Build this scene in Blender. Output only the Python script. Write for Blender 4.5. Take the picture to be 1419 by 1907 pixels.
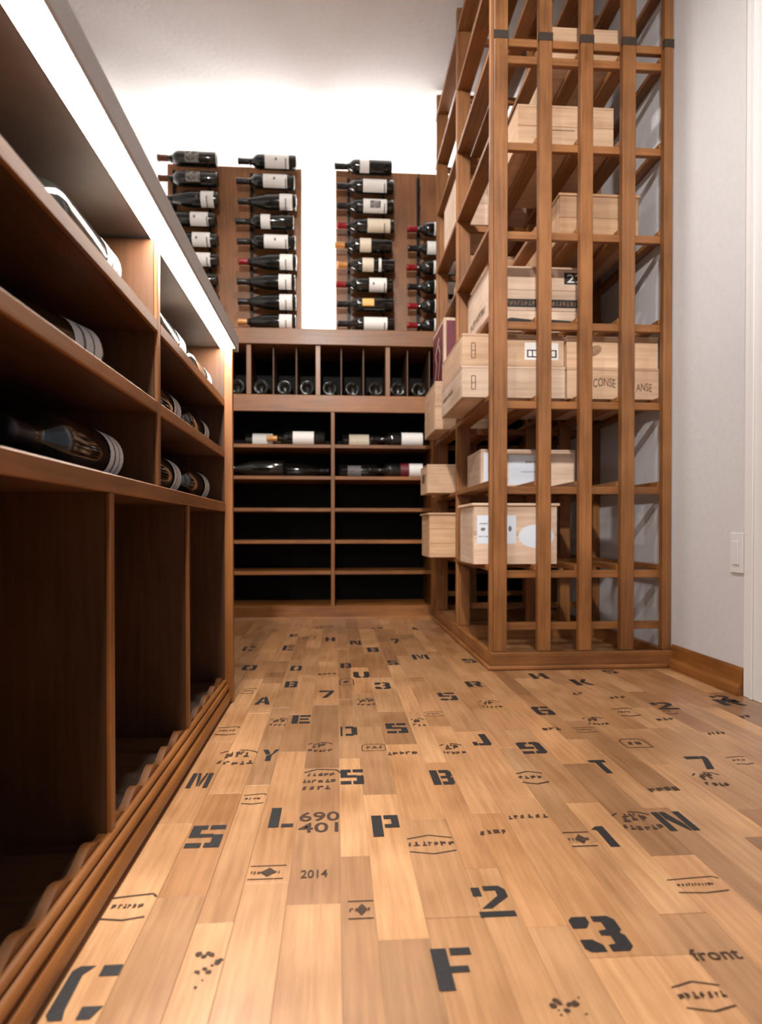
import bpy, math, random
from mathutils import Matrix, Vector
R = math.radians
SC = bpy.context.scene
for o in list(bpy.data.objects): bpy.data.objects.remove(o)
C = SC.collection

# ------------------------------------------------------------------ camera
cam_d = bpy.data.cameras.new('camera'); cam = bpy.data.objects.new('camera', cam_d); C.objects.link(cam)
cam.location = (0, 0, 0.45)
cam.rotation_euler = (R(90 - 0.6), 0, R(-4.0))
cam_d.sensor_fit = 'VERTICAL'; cam_d.sensor_height = 36.0
cam_d.lens = 1200.0 * 36.0 / 1907.0
cam_d.shift_y = 0.02468
cam_d.clip_start = 0.01
cam_d.dof.use_dof = True; cam_d.dof.focus_distance = 1.25; cam_d.dof.aperture_fstop = 4.5
SC.camera = cam

# ------------------------------------------------------------------ world: soft daylight of the adjoining room
world = bpy.data.worlds.new('daylight'); SC.world = world; world.use_nodes = True
wb = world.node_tree.nodes['Background']
wb.inputs['Color'].default_value = (0.80, 0.88, 1.0, 1); wb.inputs['Strength'].default_value = 0.22

# ------------------------------------------------------------------ exposure and light levels
vs = SC.view_settings
vs.view_transform = 'Standard'; vs.look = 'None'; vs.gamma = 1.0; vs.use_curve_mapping = False
vs.exposure = 0.82
LED_COUNTER = 44.0      # LED strip under the counter nosing
LED_COVE = 52.0         # LED strips behind the bottle panels
DOWNLIGHT = 48.0
FILL_SPOT = 250.0           # added fill spot, unseen behind the camera (watts)        # recessed ceiling lamps (watts each)
WARM = (1.0, 0.93, 0.86); NEUTRAL = (1.0, 0.90, 0.80)

# ------------------------------------------------------------------ materials
def mat(name):
    m = bpy.data.materials.new(name); m.use_nodes = True
    nt = m.node_tree; return m, nt, nt.nodes['Principled BSDF']
def N(nt, t, **kw):
    n = nt.nodes.new(t)
    for k, v in kw.items(): setattr(n, k, v)
    return n
def ramp(nt, stops):
    r = N(nt, 'ShaderNodeValToRGB'); e = r.color_ramp.elements
    while len(e) < len(stops): e.new(0.5)
    for i, (p, c) in enumerate(stops): e[i].position = p; e[i].color = (*c, 1)
    return r
def wood(name, dark, light, axis='Z', rough=0.42, grain=1.0, bump=0.08, use_color=False, coat=0.0, wear=None, world_space=True):
    """streaky wood; grain stretched along one axis, each object its own offset"""
    m, nt, b = mat(name); L = nt.links.new
    tc = N(nt, 'ShaderNodeTexCoord'); oi = N(nt, 'ShaderNodeObjectInfo')
    off = N(nt, 'ShaderNodeVectorMath', operation='SCALE'); off.inputs[0].default_value = (37, 91, 53); L(oi.outputs['Random'], off.inputs['Scale'])
    add = N(nt, 'ShaderNodeVectorMath', operation='ADD'); L(tc.outputs['Object'], add.inputs[0]); L(off.outputs[0], add.inputs[1])
    mp = N(nt, 'ShaderNodeMapping'); s = {'X': (3, 60, 60), 'Y': (60, 3, 60), 'Z': (60, 60, 3)}[axis]
    mp.inputs['Scale'].default_value = tuple(v * grain for v in s); L(add.outputs[0], mp.inputs['Vector'])
    n1 = N(nt, 'ShaderNodeTexNoise'); n1.inputs['Scale'].default_value = 1.6; n1.inputs['Detail'].default_value = 6; n1.inputs['Roughness'].default_value = 0.62
    L(mp.outputs[0], n1.inputs['Vector'])
    n2 = N(nt, 'ShaderNodeTexNoise'); n2.inputs['Scale'].default_value = 5.0; n2.inputs['Detail'].default_value = 3; L(add.outputs[0], n2.inputs['Vector'])
    mx = N(nt, 'ShaderNodeMath', operation='MULTIPLY_ADD'); L(n2.outputs['Fac'], mx.inputs[0]); mx.inputs[1].default_value = 0.55
    sub = N(nt, 'ShaderNodeMath', operation='MULTIPLY'); L(n1.outputs['Fac'], sub.inputs[0]); sub.inputs[1].default_value = 0.55; L(sub.outputs[0], mx.inputs[2])
    r = ramp(nt, [(0.36, dark), (0.70, light)]); L(mx.outputs[0], r.inputs[0])
    hv = N(nt, 'ShaderNodeHueSaturation'); L(r.outputs[0], hv.inputs['Color'])
    mr = N(nt, 'ShaderNodeMapRange'); mr.inputs['To Min'].default_value = 0.82; mr.inputs['To Max'].default_value = 1.15; L(oi.outputs['Random'], mr.inputs['Value']); L(mr.outputs[0], hv.inputs['Value'])
    col = hv.outputs[0]
    if use_color:
        mm = N(nt, 'ShaderNodeMix', data_type='RGBA', blend_type='MULTIPLY'); mm.inputs[0].default_value = 1.0
        L(col, mm.inputs[6]); L(oi.outputs['Color'], mm.inputs[7]); col = mm.outputs[2]
    L(col, b.inputs['Base Color'])
    rr = N(nt, 'ShaderNodeMapRange'); rr.inputs['To Min'].default_value = rough - 0.08; rr.inputs['To Max'].default_value = rough + 0.14; L(n2.outputs['Fac'], rr.inputs['Value']); L(rr.outputs[0], b.inputs['Roughness'])
    bp = N(nt, 'ShaderNodeBump'); bp.inputs['Strength'].default_value = bump; bp.inputs['Distance'].default_value = 0.002; L(n1.outputs['Fac'], bp.inputs['Height']); L(bp.outputs[0], b.inputs['Normal'])
    b.inputs['Coat Weight'].default_value = coat; b.inputs['Coat Roughness'].default_value = 0.25
    return m
def plain(name, col, rough=0.5, metal=0.0, coat=0.0, noise=0.0, bump=0.0, scale=40, bdist=0.004):
    m, nt, b = mat(name); L = nt.links.new
    tc = N(nt, 'ShaderNodeTexCoord'); n = N(nt, 'ShaderNodeTexNoise'); n.inputs['Scale'].default_value = scale; n.inputs['Detail'].default_value = 4
    L(tc.outputs['Object'], n.inputs['Vector'])
    lo = tuple(c * (1 - noise) for c in col); hi = tuple(min(1, c * (1 + noise)) for c in col)
    r = ramp(nt, [(0.3, lo), (0.7, hi)]); L(n.outputs['Fac'], r.inputs[0]); L(r.outputs[0], b.inputs['Base Color'])
    b.inputs['Roughness'].default_value = rough; b.inputs['Metallic'].default_value = metal; b.inputs['Coat Weight'].default_value = coat
    if bump:
        bp = N(nt, 'ShaderNodeBump'); bp.inputs['Strength'].default_value = bump; bp.inputs['Distance'].default_value = bdist; L(n.outputs['Fac'], bp.inputs['Height']); L(bp.outputs[0], b.inputs['Normal'])
    return m
def emit(name, col, strength):
    m = bpy.data.materials.new(name); m.use_nodes = True; nt = m.node_tree
    nt.nodes.remove(nt.nodes['Principled BSDF']); e = N(nt, 'ShaderNodeEmission')
    e.inputs['Color'].default_value = (*col, 1); e.inputs['Strength'].default_value = strength
    nt.links.new(e.outputs[0], nt.nodes['Material Output'].inputs['Surface']); return m

M = {}
for ax in 'XYZ':
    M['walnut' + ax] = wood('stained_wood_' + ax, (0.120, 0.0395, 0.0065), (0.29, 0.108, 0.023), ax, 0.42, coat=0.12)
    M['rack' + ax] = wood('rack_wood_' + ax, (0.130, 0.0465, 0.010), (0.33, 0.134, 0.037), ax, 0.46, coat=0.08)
    M['dim' + ax] = wood('shade_darkened_wood_' + ax, (0.048, 0.0175, 0.0045), (0.105, 0.040, 0.012), ax, 0.5)  # same stained wood, darkened to put the cabinets' interior shade into its colour
    M['pine' + ax] = wood('crate_pine_' + ax, (0.46, 0.305, 0.20), (0.72, 0.56, 0.43), ax, 0.62, grain=0.8, bump=0.05, use_color=True)
M['oak'] = wood('oak_stave', (0.29, 0.140, 0.054), (0.55, 0.315, 0.155), 'Y', 0.36, grain=1.3, bump=0.05, use_color=True, coat=0.4)
M['subfloor'] = plain('joint_filler', (0.55, 0.36, 0.22), 0.8)
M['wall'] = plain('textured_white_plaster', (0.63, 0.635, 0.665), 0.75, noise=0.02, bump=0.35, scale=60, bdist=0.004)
M['wallglow'] = plain('glow_lightened_plaster', (0.86, 0.85, 0.84), 0.75, noise=0.02, bump=0.35, scale=60, bdist=0.004)  # wall plaster lightened; the cove glow is put into its colour
M['ceiling'] = plain('textured_white_ceiling', (0.755, 0.76, 0.785), 0.85, noise=0.02, bump=0.4, scale=45, bdist=0.005)
M['trimwhite'] = plain('white_trim_paint', (0.80, 0.80, 0.82), 0.4)
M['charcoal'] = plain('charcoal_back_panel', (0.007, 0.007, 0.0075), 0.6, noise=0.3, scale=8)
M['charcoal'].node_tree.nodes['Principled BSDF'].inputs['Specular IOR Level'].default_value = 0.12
M['counter'] = plain('grey_counter_laminate', (0.30, 0.275, 0.26), 0.45, noise=0.08, scale=90)
M['slab'] = plain('dark_counter_core', (0.105, 0.082, 0.068), 0.6, noise=0.08, scale=30)
M['nosing'] = plain('pale_grey_nosing', (0.50, 0.47, 0.45), 0.5, noise=0.05, scale=60)
M['black'] = plain('black_steel', (0.010, 0.010, 0.012), 0.38, metal=0.6)
M['glass'] = plain('dark_bottle_glass', (0.006, 0.007, 0.006), 0.10, coat=0.5)
M['ink'] = plain('black_stencil_ink', (0.012, 0.012, 0.014), 0.5, noise=0.5, scale=220)
M['brand'] = plain('burnt_brand_mark', (0.045, 0.020, 0.010), 0.6, noise=0.6, scale=260)
M['cratemark'] = plain('crate_brand_mark', (0.16, 0.09, 0.05), 0.7, noise=0.4, scale=200)
M['label_white'] = plain('white_paper_label', (0.80, 0.79, 0.77), 0.55, noise=0.03, scale=60)
M['label_cream'] = plain('cream_paper_label', (0.72, 0.64, 0.50), 0.55, noise=0.05, scale=60)
M['label_gold'] = plain('orange_paper_label', (0.82, 0.48, 0.14), 0.5)
M['label_grey'] = plain('grey_print', (0.16, 0.15, 0.15), 0.6, noise=0.5, scale=150)
M['label_art'] = plain('grey_label_art', (0.22, 0.21, 0.20), 0.6, noise=0.9, scale=70)
M['paper_blue'] = plain('blue_white_sticker', (0.70, 0.78, 0.90), 0.5)
CAPS = {'black': (0.012, 0.012, 0.014), 'red': (0.26, 0.010, 0.018), 'orange': (0.62, 0.28, 0.09), 'brown': (0.15, 0.05, 0.025), 'silver': (0.55, 0.55, 0.58), 'wine': (0.12, 0.010, 0.016)}
for k, v in CAPS.items(): M['cap_' + k] = plain(k + '_foil_capsule', v, 0.35, metal=0.15, coat=0.2)
M['knot'] = plain('wood_knot', (0.33, 0.19, 0.11), 0.6, noise=0.3, scale=60)
M['splice'] = plain('dark_splice_tape', (0.034, 0.023, 0.017), 0.5)
M['maroon'] = plain('maroon_print', (0.13, 0.010, 0.022), 0.5, noise=0.25, scale=60)
M['plastic'] = plain('white_switch_plastic', (0.74, 0.74, 0.77), 0.35)
M['led_counter'] = emit('counter_led_diffuser', NEUTRAL, LED_COUNTER)
M['led_cove'] = emit('cove_led_diffuser', (1.0, 0.93, 0.86), LED_COVE)
M['lamp'] = emit('downlight_lens', WARM, 12.0)

# ------------------------------------------------------------------ mesh helpers
class MB:
    def __init__(s): s.v = []; s.f = []; s.sm = []
    def raw(s, vs_, fs, smooth=False):
        n = len(s.v); s.v += [tuple(v) for v in vs_]; s.f += [tuple(i + n for i in f) for f in fs]; s.sm += [smooth] * len(fs); return s
    def box(s, x0, x1, y0, y1, z0, z1, c=0.0):
        if x1 < x0: x0, x1 = x1, x0
        if y1 < y0: y0, y1 = y1, y0
        if z1 < z0: z0, z1 = z1, z0
        c = min(c, (x1 - x0) / 2.2, (y1 - y0) / 2.2, (z1 - z0) / 2.2)
        if c <= 0:
            return s.raw([(x0,y0,z0),(x1,y0,z0),(x1,y1,z0),(x0,y1,z0),(x0,y0,z1),(x1,y0,z1),(x1,y1,z1),(x0,y1,z1)],
                         [(0,3,2,1),(4,5,6,7),(0,1,5,4),(1,2,6,5),(2,3,7,6),(3,0,4,7)])
        P = [(x0, x1), (y0, y1), (z0, z1)]; idx = {}; v = []
        for i in (0, 1):
            for j in (0, 1):
                for k in (0, 1):
                    for a in (0, 1, 2):      # corner vertex lying on the face of axis a
                        p = []
                        for ax, sd in enumerate((i, j, k)):
                            q = P[ax][sd]
                            if ax != a: q += c if sd == 0 else -c
                            p.append(q)
                        idx[(i, j, k, a)] = len(v); v.append(tuple(p))
        f = []
        def quad(keys, out):
            q = [idx[k] for k in keys]
            p = [Vector(v[t]) for t in q]; n = (p[1] - p[0]).cross(p[2] - p[0])
            if n.dot(Vector(out)) < 0: q.reverse()
            f.append(tuple(q))
        for a in range(3):
            for sd in (0, 1):
                o1, o2 = [t for t in range(3) if t != a]; ks = []
                for b1, b2 in ((0,0),(1,0),(1,1),(0,1)):
                    k = [0,0,0]; k[a] = sd; k[o1] = b1; k[o2] = b2; ks.append((*k, a))
                out = [0,0,0]; out[a] = 1 if sd else -1; quad(ks, out)
        for a in range(3):                   # edge chamfers along axis a
            o1, o2 = [t for t in range(3) if t != a]
            for b1 in (0,1):
                for b2 in (0,1):
                    k0 = [0,0,0]; k0[o1] = b1; k0[o2] = b2; k1 = list(k0); k1[a] = 1
                    out = [0,0,0]; out[o1] = 1 if b1 else -1; out[o2] = 1 if b2 else -1
                    quad([(*k0,o1),(*k1,o1),(*k1,o2),(*k0,o2)], out)
        for i in (0,1):
            for j in (0,1):
                for k in (0,1):
                    q = [idx[(i,j,k,a)] for a in range(3)]; p = [Vector(v[t]) for t in q]
                    if (p[1]-p[0]).cross(p[2]-p[0]).dot(Vector((i*2-1,j*2-1,k*2-1))) < 0: q.reverse()
                    f.append(tuple(q))
        return s.raw(v, f)
    def lathe(s, prof, seg=20):
        """prof: list of (radius, z), revolved about z"""
        v = []; f = []
        for r, z in prof:
            for i in range(seg): a = 2 * math.pi * i / seg; v.append((r * math.cos(a), r * math.sin(a), z))
        for j in range(len(prof) - 1):
            for i in range(seg):
                k = (i + 1) % seg; f.append((j*seg+i, j*seg+k, (j+1)*seg+k, (j+1)*seg+i))
        f.append(tuple(reversed(range(seg)))); f.append(tuple(range((len(prof)-1)*seg, len(prof)*seg)))
        return s.raw(v, f, True)
    def patch(s, r, z0, z1, a0, a1, n=14):
        """a paper patch on a cylinder, slightly proud, with thickness"""
        v = []; f = []
        for i in range(n + 1):
            a = a0 + (a1 - a0) * i / n
            for rr, z in ((r, z0), (r, z1)): v.append((rr * math.cos(a), rr * math.sin(a), z))
        for i in range(n): f.append((2*i, 2*i+2, 2*i+3, 2*i+1))
        return s.raw(v, f, True)
    def tube(s, pts, r, seg=6):
        v = []; f = []; pts = [Vector(p) for p in pts]
        for i, p in enumerate(pts):
            d = (pts[min(i+1, len(pts)-1)] - pts[max(i-1, 0)]).normalized()
            u = d.cross(Vector((0.31, 0.17, 0.93))).normalized(); w = d.cross(u)
            for k in range(seg): a = 2*math.pi*k/seg; v.append(tuple(p + (u*math.cos(a) + w*math.sin(a)) * r))
        for i in range(len(pts)-1):
            for k in range(seg): q = (k+1) % seg; f.append((i*seg+k, i*seg+q, (i+1)*seg+q, (i+1)*seg+k))
        f.append(tuple(reversed(range(seg)))); f.append(tuple(range((len(pts)-1)*seg, len(pts)*seg)))
        return s.raw(v, f, True)
    def extrude_y(s, prof, y0, y1, smooth=False):
        """closed (x,z) profile, counter-clockwise seen from -y, extruded along y"""
        n = len(prof); v = [(x, y0, z) for x, z in prof] + [(x, y1, z) for x, z in prof]
        f = [((i+1) % n, i, i+n, (i+1) % n + n) for i in range(n)]
        f = [tuple(reversed(q)) for q in f]
        s.raw(v, f, smooth); s.raw([], [])
        k = len(s.v) - 2*n
        s.f += [tuple(k+i for i in range(n)), tuple(k+n+i for i in reversed(range(n)))]; s.sm += [False, False]
        return s
    def mesh(s, name, off=(0,0,0)):
        me = bpy.data.meshes.new(name)
        me.from_pydata([(v[0]-off[0], v[1]-off[1], v[2]-off[2]) for v in s.v], [], s.f)
        me.polygons.foreach_set('use_smooth', s.sm); me.update(); return me

def tag(o, label=None, cat=None, group=None, kind=None):
    if label: o['label'] = label
    if cat: o['category'] = cat
    if group: o['group'] = group
    if kind: o['kind'] = kind
    return o
def thing(name, label, cat, loc=(0,0,0), group=None):
    o = bpy.data.objects.new(name, None); C.objects.link(o); o.location = loc; o.empty_display_size = 0.05
    return tag(o, label, cat, group)
def origin(o):
    p = Vector((0,0,0))
    while o: p = p + o.location; o = o.parent
    return p
def part(name, mb, m, parent=None, label=None, at=None, color=None):
    """mb is given in world coordinates; at = where the part's own origin goes"""
    base = origin(parent) if parent else Vector((0,0,0))
    at = Vector(at) if at else base
    o = bpy.data.objects.new(name, mb.mesh(name, at)); C.objects.link(o)
    o.parent = parent; o.location = at - base
    o.data.materials.append(M[m] if isinstance(m, str) else m)
    if label: o['label'] = label
    if color: o.color = (*color, 1)
    return o
def bx(*a, c=0.0015): return MB().box(*a, c=c)
def board(name, m, parent, x0, x1, y0, y1, z0, z1, c=0.0015, **kw):
    return part(name, bx(x0,x1,y0,y1,z0,z1,c=c), m, parent, at=((x0+x1)/2, (y0+y1)/2, (z0+z1)/2), **kw)
def struct(name, mb, m): return tag(part(name, mb, m), kind='structure')
random.seed(7)

# ------------------------------------------------------------------ room shell
XL, XR, YB, ZC = -1.12, 1.11, 3.62, 2.62
struct('ceiling', bx(XL-0.1, 2.6, -1.6, YB+0.1, ZC, ZC+0.08, c=0), 'ceiling')
struct('wall_left', bx(XL-0.1, XL, -1.6, YB+0.1, -0.05, ZC, c=0), 'wallglow')
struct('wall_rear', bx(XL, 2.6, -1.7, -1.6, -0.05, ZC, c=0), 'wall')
struct('wall_back', bx(XL, XR, YB, YB+0.1, -0.05, ZC, c=0), 'wallglow')
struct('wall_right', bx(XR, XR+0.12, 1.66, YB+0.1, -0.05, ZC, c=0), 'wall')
prof = [(XR, 0.0), (XR, 0.075), (XR-0.004, 0.075), (XR-0.008, 0.068), (XR-0.009, 0.032), (XR-0.014, 0.030), (XR-0.021, 0.022), (XR-0.025, 0.008), (XR-0.025, 0.0)]
struct('baseboard_right', MB().extrude_y(prof, 1.676, 2.05), 'walnutY')
tr = struct('trim_1', bx(XR-0.008, XR+0.135, 1.585, 1.672, 0, 2.14, c=0.002), 'trimwhite')
part('casing_bead', bx(XR-0.012, XR-0.008, 1.630, 1.645, 0, 2.14, c=0.002), 'trimwhite', tr)

# ------------------------------------------------------------------ floor of oak staves
floor = struct('floor', bx(XL, 2.6, -1.6, YB, -0.05, -0.0015, c=0), 'subfloor')
edges = [-0.285, -0.219, -0.160, -0.117, -0.060, 0.006, 0.046, 0.103, 0.171, 0.215, 0.264, 0.336, 0.378, 0.435, 0.497, 0.539]
rw = [0.058, 0.047, 0.066, 0.043, 0.057, 0.052, 0.064, 0.045, 0.060, 0.049, 0.055, 0.068, 0.044, 0.058, 0.051, 0.063, 0.047]
for w in rw: edges.append(round(edges[-1] + w, 4))
for w in (0.052, 0.06, 0.045, 0.066, 0.05, 0.058, 0.047, 0.062, 0.054, 0.048, 0.06, 0.063): edges.insert(0, round(edges[0] - w, 4))
# camera used to read joint and stamp places off the floor plane
F_ = 1200.0; YAW = R(4.0); PT = R(-0.6); CXp = 709.5; CYp = 988 - F_ * math.tan(PT)
FW = Vector((math.sin(YAW)*math.cos(PT), math.cos(YAW)*math.cos(PT), math.sin(PT))); RT = Vector((math.cos(YAW), -math.sin(YAW), 0)); UP = RT.cross(FW)
def on_floor(px, py):
    r = FW + RT * ((px - CXp) / F_) - UP * ((py - CYp) / F_); t = -0.45 / r.z
    return (r.x * t, r.y * t)
# observed butt joints: pixel, tone of the stave beyond, tone of the stave nearer (0 dark .. 1 pale)
JO = [(409,1381,.75,.5),(477,1328,.5,.9),(548,1400,.12,.85),(490,1462,.3,.85),(654,1412,.6,.85),(743,1386,.3,.5),(707,1479,.45,.9),
      (809,1420,.9,.35),(731,1325,.7,.3),(325,1534,.55,.9),(661,1594,.9,.5),(888,1617,.3,.75),(1008,1726,.55,.85),(845,1708,.5,.55),
      (769,1748,.95,.45),(1266,1701,.9,.6),(403,1719,.95,.75),(961,1488,.6,.7),(945,1394,.45,.7),(1072,1422,.65,.2),(955,1359,.75,.45),
      (1068,1342,.7,.4),(871,1362,.45,.65),(829,1352,.4,.65),(1264,1592,.3,.6),(605,1232,.2,.6),(667,1243,.2,.6),(695,1262,.25,.75),
      (520,1318,.5,.4),(575,1330,.6,.2),(870,1285,.6,.8),(700,1205,.5,.3)]
def col_of(x):
    for i in range(len(edges) - 1):
        if edges[i] <= x < edges[i+1]: return i
    return None
joints = {i: [] for i in range(len(edges) - 1)}
for px, py, tf, tn in JO:
    x, y = on_floor(px, py); i = col_of(x)
    if i is not None: joints[i].append((y, tf, tn))
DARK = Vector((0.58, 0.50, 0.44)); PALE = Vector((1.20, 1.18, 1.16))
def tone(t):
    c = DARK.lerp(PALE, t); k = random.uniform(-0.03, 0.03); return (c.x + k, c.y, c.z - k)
planks = []; rest = MB(); plank_mesh = {}
def plank(i, y0, y1, t):
    x0, x1 = edges[i] + 0.00025, edges[i+1] - 0.00025; y0 += 0.00025; y1 -= 0.00025
    if x0 > 2.5 or y1 - y0 < 0.03: return
    xm, ym = (x0+x1)/2, (y0+y1)/2
    seen = y1 > 0.25 and y1 > 1.15*xm - 0.1 and y0 < 3.28 and xm < 1.40 and (xm > -0.30 or y1 > 1.9 and xm > -0.62)
    if xm > XR and y1 > 1.66: y1 = min(y1, 1.66); ym = (y0+y1)/2
    if y1 - y0 < 0.03: return
    if not seen: rest.box(x0, x1, y0, y1, -0.0014, 0.0 + random.uniform(-0.0003, 0), c=0); return
    k = (i, round(y1-y0, 2))
    zt = random.uniform(-0.0004, 0.0)
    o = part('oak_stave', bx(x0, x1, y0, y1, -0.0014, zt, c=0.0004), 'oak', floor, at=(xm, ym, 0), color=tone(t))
    planks.append((x0, x1, y0, y1, o))
for i in range(len(edges) - 1):
    js = sorted(joints[i]); y = -1.55 + random.uniform(0, 0.3); cuts = [(-1.6, None, None)]
    marks = [(-1.6, None, None)] + js + [(3.29, None, None)]
    seq = []
    for a, b_ in zip(marks, marks[1:]):
        gap = b_[0] - a[0]; n = max(1, round(gap / random.uniform(0.36, 0.52)))
        if n == 1 and gap > 0.62: n = 2
        ys = [a[0]] + sorted(a[0] + gap * (k + random.uniform(-0.22, 0.22)) / n for k in range(1, n)) + [b_[0]]
        for k in range(n):
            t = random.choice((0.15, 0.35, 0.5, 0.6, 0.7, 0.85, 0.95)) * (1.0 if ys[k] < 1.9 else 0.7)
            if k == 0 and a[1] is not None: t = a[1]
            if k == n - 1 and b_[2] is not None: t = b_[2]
            seq.append((ys[k], ys[k+1], t))
    for y0, y1, t in seq: plank(i, y0, y1, t)
rs = part('oak_staves_beyond', rest, 'oak', floor, color=(0.9, 0.86, 0.82)); rs['kind'] = 'stuff'

# ---- stencil letters: polygons in a unit square
def q(x0, y0, x1, y1): return [(x0,y0),(x1,y0),(x1,y1),(x0,y1)]
ST = {
 'S': [q(0,.80,.46,1), q(.54,.80,1,1), q(0,.44,.30,.80), q(.30,.44,.70,.60), q(.70,0,1,.56), q(.54,0,.70,.20), q(0,0,.46,.20)],
 'L': [q(0,0,.42,1), q(.52,0,1,.16)],
 'P': [q(0,0,.38,1), q(.46,.82,.72,1), q(.72,.40,1,1), q(.46,.40,.72,.56)],
 'C': [[(0,.1),(.1,0),(.36,0),(.30,.18),(.26,.82),(.44,1),(.12,1),(0,.9)], q(.60,.78,1,1), [(.60,0),(.86,0),(1,.22),(.60,.22)]],
 'Y': [[(0,1),(.32,1),(.52,.62),(.28,.52)], [(.62,.60),(.74,1),(1,1),(.62,.46),(.62,0),(.30,0),(.30,.44)]],
 'M': [q(0,0,.22,1), [(.26,1),(.40,1),(.50,.50),(.50,.12),(.44,.12)], [(.54,.12),(.54,.50),(.64,1),(.74,1),(.60,.12)], q(.78,0,1,1)],
 'N': [q(0,0,.24,1), [(.28,1),(.48,1),(.72,.30),(.72,0),(.66,0),(.28,.62)], q(.76,0,1,1)],
 'A': [[(0,0),(.30,0),(.50,.80),(.36,1)], [(.46,1),(.66,1),(1,0),(.68,0),(.56,.50)], q(.40,.22,.64,.36)],
 '7': [q(0,.80,.70,1), [(.74,1),(1,1),(1,.80),(.56,0),(.22,0),(.70,.76)]],
 'E': [q(0,0,.34,1), q(.42,.80,1,1), q(.42,.42,.90,.58), q(.42,0,1,.20)],
 'F': [q(0,0,.40,1), q(.48,.82,1,1), q(.40,.40,.84,.55)],
 'B': [q(0,0,.36,1), q(.44,.80,.92,1), q(.72,.56,1,.92), q(.44,.42,.92,.58), q(.72,.08,1,.46), q(.44,0,.92,.20)],
 'D': [q(0,0,.12,1), q(.30,.80,.78,1), q(.66,.10,1,.90), q(.30,0,.78,.20)],
 'J': [q(.60,.08,1,1), q(.30,0,.92,.18), q(0,0,.26,.30)],
 '9': [q(0,.42,.32,.94), q(.10,.82,.46,1), q(.54,.82,.92,1), q(.68,.06,1,.94), q(.32,.42,.62,.58), q(.54,0,.92,.18), q(0,0,.46,.18)],
 '6': [q(0,.06,.32,.94), q(.08,.82,.46,1), q(.54,.82,.96,1), q(.38,.44,.92,.60), q(.70,.06,1,.52), q(.54,0,.94,.18), q(.08,0,.46,.18)],
 '5': [q(0,.46,.28,1), q(.36,.82,1,1), q(.28,.46,.62,.62), q(.70,.06,1,.58), q(.54,0,.92,.18), q(0,0,.46,.20)],
 'T': [q(0,.82,1,1), q(.32,0,.68,.82)],
 '1': [[(.30,0),(.72,0),(.72,1),(.38,1),(.10,.86),(.30,.80)]],
 '2': [q(0,.66,.26,.96), [(.36,.84),(.36,1),(.84,1),(1,.86),(1,.62),(.40,.26),(.12,.26),(.70,.66),(.70,.84)], q(0,0,1,.17)],
 '3': [[(0,.66),(.30,.66),(.42,.82),(.42,1),(.1,1),(0,.9)], [(.52,1),(.88,1),(1,.88),(1,.58),(.92,.50),(1,.42),(1,.12),(.88,0),(.52,0),(.52,.18),(.68,.2),(.68,.42),(.5,.44),(.5,.57),(.68,.6),(.68,.82),(.52,.84)], [(0,.34),(.26,.34),(.42,.18),(.42,0),(.1,0),(0,.1)]],
 'U': [q(0,.12,.34,1), q(.10,0,.46,.2), q(.54,0,.90,.2), q(.66,.12,1,1)],
 'H': [q(0,0,.34,1), q(.40,.40,.60,.58), q(.66,0,1,1)],
 'O': [[(0,.12),(.12,0),(.44,0),(.44,.18),(.30,.26),(.30,.74),(.44,.82),(.44,1),(.12,1),(0,.88)], [(1,.12),(.88,0),(.56,0),(.56,.18),(.70,.26),(.70,.74),(.56,.82),(.56,1),(.88,1),(1,.88)]],
 'K': [q(0,0,.34,1), [(.40,.50),(.74,1),(1,1),(.66,.52),(1,0),(.72,0)]],
 'R': [q(0,0,.34,1), q(.42,.82,.92,1), q(.72,.46,1,.94), q(.42,.40,.90,.56), [(.50,.36),(.78,.36),(1,0),(.70,0)]],
}
class FlatMark:
    """flat print: polygons in (u,v) metres placed on a surface frame (origin o, axes u,v,n)"""
    def __init__(s, o, u, v, n=None):
        s.o = Vector(o); s.u = Vector(u).normalized(); s.v = Vector(v).normalized(); s.n = s.u.cross(s.v) if n is None else Vector(n); s.mb = MB()
    def poly(s, pts, lift=0.0004):
        lift += (len(s.mb.f) % 14) * 0.00003
        vs_ = [s.o + s.u * a + s.v * b_ + s.n * lift for a, b_ in pts]
        k = list(range(len(pts)))
        ar = sum(pts[i][0]*pts[(i+1) % len(pts)][1] - pts[(i+1) % len(pts)][0]*pts[i][1] for i in k)
        s.mb.raw(vs_, [tuple(k if ar > 0 else reversed(k))]); return s
    def rect(s, a0, b0, a1, b1, lift=0.0004): return s.poly([(a0,b0),(a1,b0),(a1,b1),(a0,b1)], lift)
    def stroke(s, pts, w, lift=0.0004):
        for (a, b_), (c, d) in zip(pts, pts[1:]):
            dx, dy = c-a, d-b_; L = math.hypot(dx, dy) or 1; nx, ny = -dy/L*w/2, dx/L*w/2
            s.poly([(a-nx,b_-ny),(c-nx,d-ny),(c+nx,d+ny),(a+nx,b_+ny)], lift)
        return s
    def blobs(s, a0, a1, b_, h, rnd, bow=0.0, lift=0.0004):
        """a row of worn, unreadable characters"""
        a = a0
        while a < a1 - h*0.3:
            w = rnd.uniform(0.35, 0.75) * h; t = (2*(a-a0)/(a1-a0) - 1); yb = b_ + bow*(1 - t*t)
            k = rnd.random()
            if k < 0.62:
                s.rect(a, yb, a + w*0.4, yb + h*rnd.uniform(.7, 1), lift); s.rect(a + w*0.4, yb + h*rnd.uniform(0, .7), a + w, yb + h*rnd.uniform(.75, 1.0), lift)
            elif k < 0.78:
                s.poly([(a,yb),(a+w*.7,yb),(a+w*.9,yb+h),(a+w*.3,yb+h*.8)], lift)
            else:
                s.rect(a, yb, a + w, yb + h*0.3, lift); s.rect(a + w*.3, yb + h*.3, a + w*.7, yb + h, lift)
            a += w + h * rnd.uniform(0.12, 0.35)
        return s
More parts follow.
